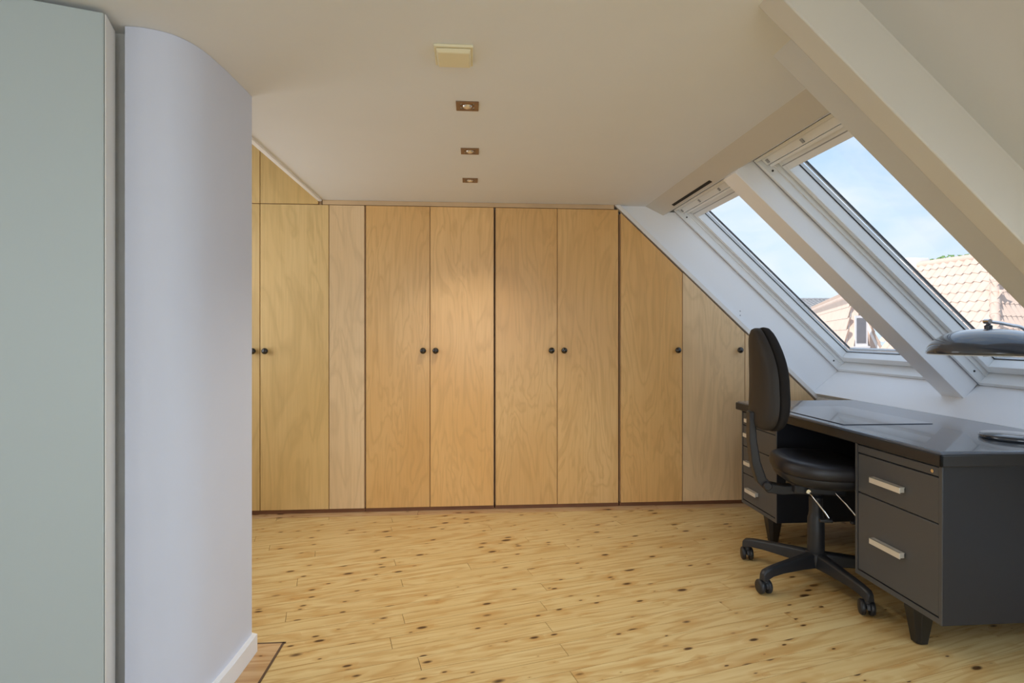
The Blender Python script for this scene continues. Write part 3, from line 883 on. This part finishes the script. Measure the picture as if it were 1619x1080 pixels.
# ================================================================== swivel chair
CX, CY = 1.630, 2.530
chair = empty('office_chair', (CX, CY, 0), math.radians(-13))
tag(chair, 'black swivel office chair pulled up to the desk', 'chair')
def rotz(p, a): return (p[0] * math.cos(a) - p[1] * math.sin(a), p[0] * math.sin(a) + p[1] * math.cos(a), p[2])
# star base
hub = MB().lathe([(0.030, 0.075), (0.048, 0.078), (0.052, 0.092), (0.050, 0.125), (0.044, 0.140), (0.036, 0.144)], (0, 0, 0), 'z', 32).build('hub', 'plastic', chair, smooth=True)
off = math.radians(13)
for k in range(5):
    a = math.radians(128 + 72 * k) + off
    tip = 0.335
    secs = [(0.030, 0.030, 0.076, 0.142), (0.12, 0.026, 0.082, 0.136), (0.24, 0.022, 0.084, 0.126), (0.300, 0.020, 0.080, 0.120), (0.338, 0.019, 0.068, 0.112), (0.352, 0.015, 0.066, 0.098)]
    mb = MB()
    for r, w, z0, z1 in secs:
        mb.v += [rotz((r, -w, z0), a), rotz((r, w, z0), a), rotz((r, w * 0.8, z1 - 0.006), a), rotz((r, w * 0.45, z1), a), rotz((r, -w * 0.45, z1), a), rotz((r, -w * 0.8, z1 - 0.006), a)]
    for j in range(len(secs) - 1):
        for i in range(6):
            mb.f.append((j * 6 + i, j * 6 + (i + 1) % 6, (j + 1) * 6 + (i + 1) % 6, (j + 1) * 6 + i))
    mb.f.append(tuple(range(5, -1, -1))); mb.f.append(tuple((len(secs) - 1) * 6 + i for i in range(6)))
    ar = mb.build('base_arm', 'plastic', chair, bevel=0.003)
    # caster: stem, hood, two wheels
    c = rotz((0.330, 0, 0), a)
    sw_a = math.radians(13 + (-14, 4, -22, 30, 70)[k])
    ce = MB().lathe([(0.008, 0.045), (0.012, 0.047), (0.013, 0.08), (0.010, 0.085)], (c[0], c[1], 0), 'z', 14).build('caster', 'plastic', chair, smooth=True)
    ax = Vector((math.cos(sw_a), math.sin(sw_a), 0)); tr = Vector((-ax.y, ax.x, 0))
    wc = Vector((c[0], c[1], 0)) + tr * 0.012
    hood = MB()
    n_ = 14
    lo, hi = [], []
    for j in range(n_ + 1):
        b2 = math.pi * j / n_
        q = wc + tr * (0.034 * math.cos(b2)) + Vector((0, 0, 0.0325 + 0.034 * math.sin(b2)))
        lo.append(q - ax * 0.006); hi.append(q + ax * 0.006)
    hood.prism(lo, hi)
    hood.build('hood', 'plastic', ce, smooth=True)
    for s_ in (-1, 1):
        wm = MB(); rad = 0.0315; seg = 24
        prof = [(0.002, 0.0075), (0.022, 0.0075), (0.029, 0.0085), (rad, 0.012), (rad, 0.023), (0.0275, 0.0275), (0.015, 0.029), (0.002, 0.029)]
        for r, h in prof:
            for j in range(seg):
                b2 = 2 * math.pi * j / seg
                wm.v.append(tuple(wc + tr * (r * math.cos(b2)) + Vector((0, 0, 0.0318 + r * math.sin(b2))) + ax * (s_ * h)))
        for j in range(len(prof) - 1):
            for i in range(seg):
                wm.f.append((j * seg + i, j * seg + (i + 1) % seg, (j + 1) * seg + (i + 1) % seg, (j + 1) * seg + i))
        wm.f.append(tuple(range(seg))); wm.f.append(tuple((len(prof) - 1) * seg + i for i in range(seg)))
        wm.build('wheel', 'plastic', ce, smooth=True)
MB().lathe([(0.036, 0.140), (0.0375, 0.16), (0.0365, 0.30), (0.033, 0.31), (0.030, 0.33), (0.030, 0.40), (0.018, 0.41), (0.018, 0.46)], (0, 0, 0), 'z', 28).build('column', 'plastic', chair, smooth=True)
me_ = MB().box(-0.115, 0.11, -0.070, 0.070, 0.425, 0.470)
me_.build('mechanism', 'plastic', chair, bevel=0.008)
# seat: rounded pad on a shell
def superpad(w, d, rings, n=3.2, seg=56, center=(0, 0), skew=0.0, sag=None):
    """rings: (scale, z) from bottom centre, round the rim, to top centre"""
    mb = MB()
    for sc, z in rings:
        for i in range(seg):
            a = 2 * math.pi * i / seg
            ca_, sa_ = math.cos(a), math.sin(a)
            x = math.copysign(abs(ca_) ** (2 / n), ca_) * d * sc
            y = math.copysign(abs(sa_) ** (2 / n), sa_) * w * sc
            zz = z + (sag(x, y) if sag else 0)
            mb.v.append((center[0] + x, center[1] + y, zz))
    k = len(rings)
    for j in range(k - 1):
        for i in range(seg):
            mb.f.append((j * seg + i, j * seg + (i + 1) % seg, (j + 1) * seg + (i + 1) % seg, (j + 1) * seg + i))
    mb.f.append(tuple(range(seg - 1, -1, -1))); mb.f.append(tuple((k - 1) * seg + i for i in range(seg)))
    return mb
seat_sag = lambda x, y: 0.018 * (max(0, -x) / 0.22) ** 2 - 0.022 * (max(0, x - 0.05) / 0.17) ** 2 * 1.0 + 0.010 * (abs(y) / 0.22) ** 2
superpad(0.215, 0.205, [(0.25, 0.470), (0.80, 0.470), (0.93, 0.485), (0.985, 0.510), (0.97, 0.520), (0.2, 0.522)], n=2.7, center=(0.02, 0), sag=seat_sag).build('seat_shell', 'plastic', chair, smooth=True)
superpad(0.222, 0.212, [(0.2, 0.516), (0.95, 0.514), (0.99, 0.524), (1.0, 0.540), (0.99, 0.558), (0.955, 0.572), (0.88, 0.582), (0.7, 0.586), (0.4, 0.585), (0.1, 0.584)], n=2.7, center=(0.02, 0), sag=seat_sag).build('seat', 'leather', chair, smooth=True)
# backrest: local y across, z up, x is its thickness; bulges round the sitter
def backpad(front, rings, zc, hh, name, mat):
    mb = MB(); seg = 64
    for sc, tx in rings:
        for i in range(seg):
            a = 2 * math.pi * i / seg
            ca_, sa_ = math.cos(a), math.sin(a)
            ex_ = 3.0 if sa_ > 0 else 4.6
            v = math.copysign(abs(sa_) ** (2 / ex_), sa_)
            u = math.copysign(abs(ca_) ** (2 / ex_), ca_)
            wv = 0.196 - 0.042 * (0.5 + 0.5 * v) - 0.055 * max(0, v) ** 1.8   # narrower towards the top
            y = u * wv * sc
            z = zc + v * hh * sc
            lum = -0.030 * math.cos((z - zc + 0.06) * 5.2) + 0.03          # lumbar curve
            wrap = 0.9 * y * y
            tilt = 0.02 * (z - zc)
            mb.v.append((-0.236 + tx + wrap - lum * 0.8 + tilt, y, z))
    k = len(rings)
    for j in range(k - 1):
        for i in range(seg):
            mb.f.append((j * seg + i, j * seg + (i + 1) % seg, (j + 1) * seg + (i + 1) % seg, (j + 1) * seg + i))
    mb.f.append(tuple(range(seg - 1, -1, -1))); mb.f.append(tuple((k - 1) * seg + i for i in range(seg)))
    return mb.build(name, mat, chair, smooth=True)
backpad(False, [(0.1, -0.048), (0.6, -0.047), (0.86, -0.042), (0.955, -0.032), (0.985, -0.018), (0.985, -0.006), (0.93, -0.002), (0.2, -0.002)], 0.962, 0.243, 'back_shell', 'shellp')
backpad(True, [(0.2, 0.000), (0.94, 0.000), (0.985, 0.006), (1.0, 0.018), (0.985, 0.034), (0.93, 0.045), (0.78, 0.052), (0.5, 0.055), (0.1, 0.056)], 0.962, 0.243, 'back_cushion', 'fabric')
# L-shaped spine from the mechanism up behind the back
sp = [(-0.06, 0.440), (-0.15, 0.430), (-0.215, 0.438), (-0.250, 0.475), (-0.276, 0.560), (-0.290, 0.670), (-0.294, 0.800)]
spb = MB()
for (x, z), (wid, th_) in zip(sp, [(0.028, 0.020), (0.028, 0.022), (0.030, 0.024), (0.032, 0.023), (0.033, 0.020), (0.033, 0.017), (0.033, 0.012)]):
    i_ = sp.index((x, z))
    a_, b2 = sp[max(i_ - 1, 0)], sp[min(i_ + 1, len(sp) - 1)]
    tx, tz = b2[0] - a_[0], b2[1] - a_[1]
    L_ = math.hypot(tx, tz); nx, nz = -tz / L_, tx / L_
    spb.v += [(x + nx * th_, -wid, z + nz * th_), (x + nx * th_, wid, z + nz * th_), (x - nx * th_, wid, z - nz * th_), (x - nx * th_, -wid, z - nz * th_)]
for j in range(len(sp) - 1):
    for i in range(4): spb.f.append((j * 4 + i, j * 4 + (i + 1) % 4, (j + 1) * 4 + (i + 1) % 4, (j + 1) * 4 + i))
spb.f.append((3, 2, 1, 0)); spb.f.append(tuple((len(sp) - 1) * 4 + i for i in range(4)))
spb.build('back_support', 'plastic', chair, bevel=0.005, bseg=3)
MB().lathe([(0.002, -0.05), (0.016, -0.05), (0.020, -0.044), (0.020, -0.036), (0.012, -0.030), (0.012, -0.02)], (-0.228, 0, 0.452), 'y', 18).build('tilt_knob', 'plastic', chair, smooth=True)
# levers with paddles
for pts, pd in (([(-0.06, -0.072, 0.448), (-0.055, -0.13, 0.430), (-0.015, -0.16, 0.370), (-0.005, -0.165, 0.352)], (-0.015, -0.170, 0.342)),
                ([(0.06, -0.072, 0.440), (0.085, -0.12, 0.405), (0.12, -0.15, 0.355), (0.125, -0.155, 0.345)], (0.118, -0.160, 0.336))):
    lv = MB().tube(pts, 0.0045, 8).build('lever', 'chrome', chair, smooth=True)
    MB().box(pd[0] - 0.032, pd[0] + 0.022, pd[1] - 0.014, pd[1] + 0.014, pd[2] - 0.007, pd[2] + 0.007).build('paddle', 'plastic', lv, bevel=0.005)
MB().lathe([(0.001, -0.02), (0.010, -0.02), (0.012, -0.012), (0.010, 0.0), (0.005, 0.004)], (-0.065, -0.075, 0.447), 'y', 14).build('lever_boss', 'chrome', chair, smooth=True)

# ================================================================== neighbours outside
def W(px, py, d):
    x, z = (px - 809.5) / 880 * d, EYE - (py - 528) / 880 * d
    return Vector((x * math.cos(YAW) + d * math.sin(YAW), -x * math.sin(YAW) + d * math.cos(YAW), z))
ground = MB().box(4, 120, -60, 140, -6.2, -6.0).build('ground', 'stone')
tag(ground, 'pale ground far below between the neighbouring houses', kind='structure')
def pantiles(poly, ridge_dir, tile_w=0.23, course=0.34, amp=0.055):
    """pantile surface over a planar polygon; the columns run up the slope"""
    p0 = poly[0]
    nrm = (poly[1] - poly[0]).cross(poly[2] - poly[0]).normalized()
    if nrm.z < 0: nrm = -nrm
    ex = ridge_dir.normalized(); ex = (ex - nrm * ex.dot(nrm)).normalized()
    ey = nrm.cross(ex)
    if ey.z < 0: ey = -ey
    p2 = [((p - p0).dot(ex), (p - p0).dot(ey)) for p in poly]
    area = sum(p2[i][0] * p2[(i + 1) % len(p2)][1] - p2[(i + 1) % len(p2)][0] * p2[i][1] for i in range(len(p2)))
    if area < 0: p2.reverse()
    def inside(x, y, tol=0.02):
        for i in range(len(p2)):
            a, b = p2[i], p2[(i + 1) % len(p2)]
            if (b[0] - a[0]) * (y - a[1]) - (b[1] - a[1]) * (x - a[0]) < -tol * math.hypot(b[0] - a[0], b[1] - a[1]): return False
        return True
    x0, x1 = min(p[0] for p in p2), max(p[0] for p in p2)
    y0, y1 = min(p[1] for p in p2), max(p[1] for p in p2)
    mb = MB(); K = 6
    nx_, ny_ = int((x1 - x0) / tile_w) + 1, int((y1 - y0) / course) + 1
    for j in range(ny_):
        for i in range(nx_):
            if not inside(x0 + (i + 0.5) * tile_w, y0 + (j + 0.5) * course, 0.10): continue
            k = len(mb.v)
            for r in (0, 1):
                for q in range(K + 1):
                    xx = x0 + (i + q / K) * tile_w
                    yy = y0 + (j + r * 1.06) * course
                    hh = amp * (0.5 + 0.5 * math.cos(2 * math.pi * q / K)) + (0.018 if r == 0 else 0.0)
                    mb.v.append(tuple(p0 + ex * xx + ey * yy + nrm * hh))
            for q in range(K): mb.f.append((k + q, k + q + 1, k + K + 2 + q, k + K + 1 + q))
    return mb
def slab(poly, th):
    nrm = (poly[1] - poly[0]).cross(poly[2] - poly[0]).normalized()
    if nrm.z < 0: nrm = -nrm
    return MB().prism([p - nrm * th for p in poly], [p - nrm * 0.01 for p in poly])
def cap(a, b, r=0.11):
    n_ = max(2, int((b - a).length / 0.4))
    mb = MB()
    for i in range(n_):
        p, q = a.lerp(b, i / n_), a.lerp(b, (i + 1.1) / n_)
        mb.tube([p, q], [r, r * 0.88], 10)
    return mb
def house_walls(pts, zbot, mat, parent):
    c = sum((Vector((p.x, p.y, 0)) for p in pts), Vector()) / len(pts)
    ins = [Vector((p.x, p.y, 0)).lerp(c, 0.06) for p in pts]
    top = min(p.z for p in pts) + 0.1
    MB().prism([(p.x, p.y, zbot) for p in ins], [(p.x, p.y, top) for p in ins]).build('wall', mat, parent)

# house seen in the near skylight: hipped roof, long slope towards us
RL, RR = W(1418, 430, 17.5), W(1572, 396, 14.6)
RR.z = RL.z = (RL.z + RR.z) / 2
ER = W(1576, 690, 11.2)
ER2 = W(1900, 640, 15.5); ER2.z = ER.z
EL = ER + (RL - RR) * 0.95
hA = world_parent(empty('neighbour_house', ((RL.x + ER2.x) / 2, (RL.y + ER2.y) / 2, -6)))
tag(hA, 'house with sunlit hipped clay tile roof seen through the nearer skylight', 'house')
slope_l = [EL, ER, RR, RL]
pantiles(slope_l, RR - RL).build('roof_slope', 'tile_warm', hA, smooth=True)
slab(slope_l, 0.2).build('roof_deck', 'tile_warm', hA)
slope_r = [ER, ER2, RR]
pantiles(slope_r, ER2 - ER).build('roof_slope', 'tile_warm', hA, smooth=True)
slab(slope_r, 0.2).build('roof_deck', 'tile_warm', hA)
cap(RL, RR).build('ridge_tiles', 'tile_warm', hA, smooth=True)
cap(ER, RR).build('hip_tiles', 'tile_warm', hA, smooth=True)
house_walls([EL, ER, ER2, EL + (ER2 - ER)], -6, 'brickw', hA)
chm = RL.lerp(RR, 0.18)
MB().box(chm.x - 0.35, chm.x + 0.35, chm.y - 0.25, chm.y + 0.25, chm.z - 0.6, chm.z + 0.22).build('chimney', 'brickw', hA, bevel=0.02)
# roof light glinting on its far slope
# house seen in the farther skylight: gable with barge board and small window
RN, RF = W(1350, 452, 16.0), W(1284, 501, 27.0)
RF.z = RN.z = (RN.z * 0.5 + RF.z * 0.5)
EN = W(1330, 600, 15.0); EN2 = W(1412, 600, 15.8); EN2.z = EN.z
EF = EN + (RF - RN); EF2 = EN2 + (RF - RN)
hB = world_parent(empty('neighbour_house', ((RN.x + EF2.x) / 2, (RN.y + EF2.y) / 2, -6)))
tag(hB, 'gabled house with clay tiles seen through the skylight by the wardrobes', 'house')
for poly in ([EF, EN, RN, RF], [EN2, EF2, RF, RN]):
    pantiles(poly, RF - RN).build('roof_slope', 'tile_warm', hB, smooth=True)
    slab(poly, 0.18).build('roof_deck', 'tile_warm', hB)
cap(RF, RN).build('ridge_tiles', 'tile_warm', hB, smooth=True)
gd = (RF - RN).normalized()
gw = [EN + gd * 0.25, EN2 + gd * 0.25, RN + gd * 0.25]
MB().prism([p for p in gw], [p + gd * 0.2 for p in gw]).build('gable_wall', 'brickw', hB)
for a, b in ((EN, RN), (EN2, RN)):
    up = Vector((0, 0, 0.16))
    MB().prism([a - up, b - up, b + up * 0.6, a + up * 0.6], [p + gd * 0.08 for p in (a - up, b - up, b + up * 0.6, a + up * 0.6)]).build('barge_board', 'hsmoke', hB)
ge = (EN2 - EN).normalized()
wc_ = EN.lerp(EN2, 0.40) + Vector((0, 0, (RN.z - EN.z) * 0.38)) + gd * 0.18
def wbox(c, hw, z0, z1, d0, d1):
    return MB().prism([c - ge * hw + gd * d0 + Vector((0, 0, z0)), c + ge * hw + gd * d0 + Vector((0, 0, z0)), c + ge * hw + gd * d0 + Vector((0, 0, z1)), c - ge * hw + gd * d0 + Vector((0, 0, z1))],
                      [c - ge * hw + gd * d1 + Vector((0, 0, z0)), c + ge * hw + gd * d1 + Vector((0, 0, z0)), c + ge * hw + gd * d1 + Vector((0, 0, z1)), c - ge * hw + gd * d1 + Vector((0, 0, z1))])
wf = wbox(wc_, 0.26, 0.0, 0.85, 0, 0.1).build('window', 'hsmoke', hB)
wbox(wc_, 0.19, 0.08, 0.78, -0.01, 0.01).build('pane', 'hglass', wf)
wbox(wc_, 0.34, -0.08, 0.0, -0.08, 0.1).build('window_sill', 'hsmoke', wf)
house_walls([EN + gd * 0.3, EN2 + gd * 0.3, EF2, EF], -6, 'brickw', hB)
# far dark roof
A0, A1, B1, B0 = W(1225, 474, 40), W(1322, 472, 40), W(1330, 530, 33), W(1210, 530, 33)
A1.z = A0.z; B1.z = B0.z
hC = world_parent(empty('neighbour_house', ((A0.x + B1.x) / 2, (A0.y + B1.y) / 2, -6)))
tag(hC, 'distant house with dark grey roof left of the gabled house', 'house')
pantiles([B0, B1, A1, A0], A1 - A0, 0.3, 0.4).build('roof_slope', 'tile_grey', hC, smooth=True)
slab([B0, B1, A1, A0], 0.2).build('roof_deck', 'tile_grey', hC)
cap(A0, A1, 0.13).build('ridge_tiles', 'tile_grey', hC, smooth=True)
bk = Vector((A0.x - B0.x, A0.y - B0.y, 0))
house_walls([B0, B1, A1 + bk, A0 + bk], -6, 'brickw', hC)

# tree top behind the ridge
tp = W(1520, 418, 24)
tree = world_parent(empty('tree', (tp.x, tp.y, -6)))
tag(tree, 'green tree top behind the sunlit ridge', 'tree')
MB().tube([(tp.x, tp.y, -6), (tp.x + 0.1, tp.y, -2), (tp.x, tp.y, tp.z - 0.6)], [0.22, 0.17, 0.08], 10).build('trunk', 'inlay', tree, smooth=True)
lv = MB()
rnd = random.Random(3)
for _ in range(1400):
    d_ = Vector((rnd.gauss(0, 1), rnd.gauss(0, 1), rnd.gauss(0, 0.6)))
    d_ = d_.normalized() * rnd.uniform(0.5, 1.0)
    c_ = tp + Vector((d_.x * 1.6, d_.y * 1.6, d_.z * 0.75 - 0.25))
    a_ = Vector((rnd.uniform(-1, 1), rnd.uniform(-1, 1), rnd.uniform(-1, 1))).normalized() * 0.14
    b2 = a_.orthogonal().normalized() * 0.09
    lv.add([c_ - a_, c_ + b2, c_ + a_, c_ - b2], [(0, 1, 2, 3)])
tag(lv.build('crown', 'leaf', tree), kind='stuff')
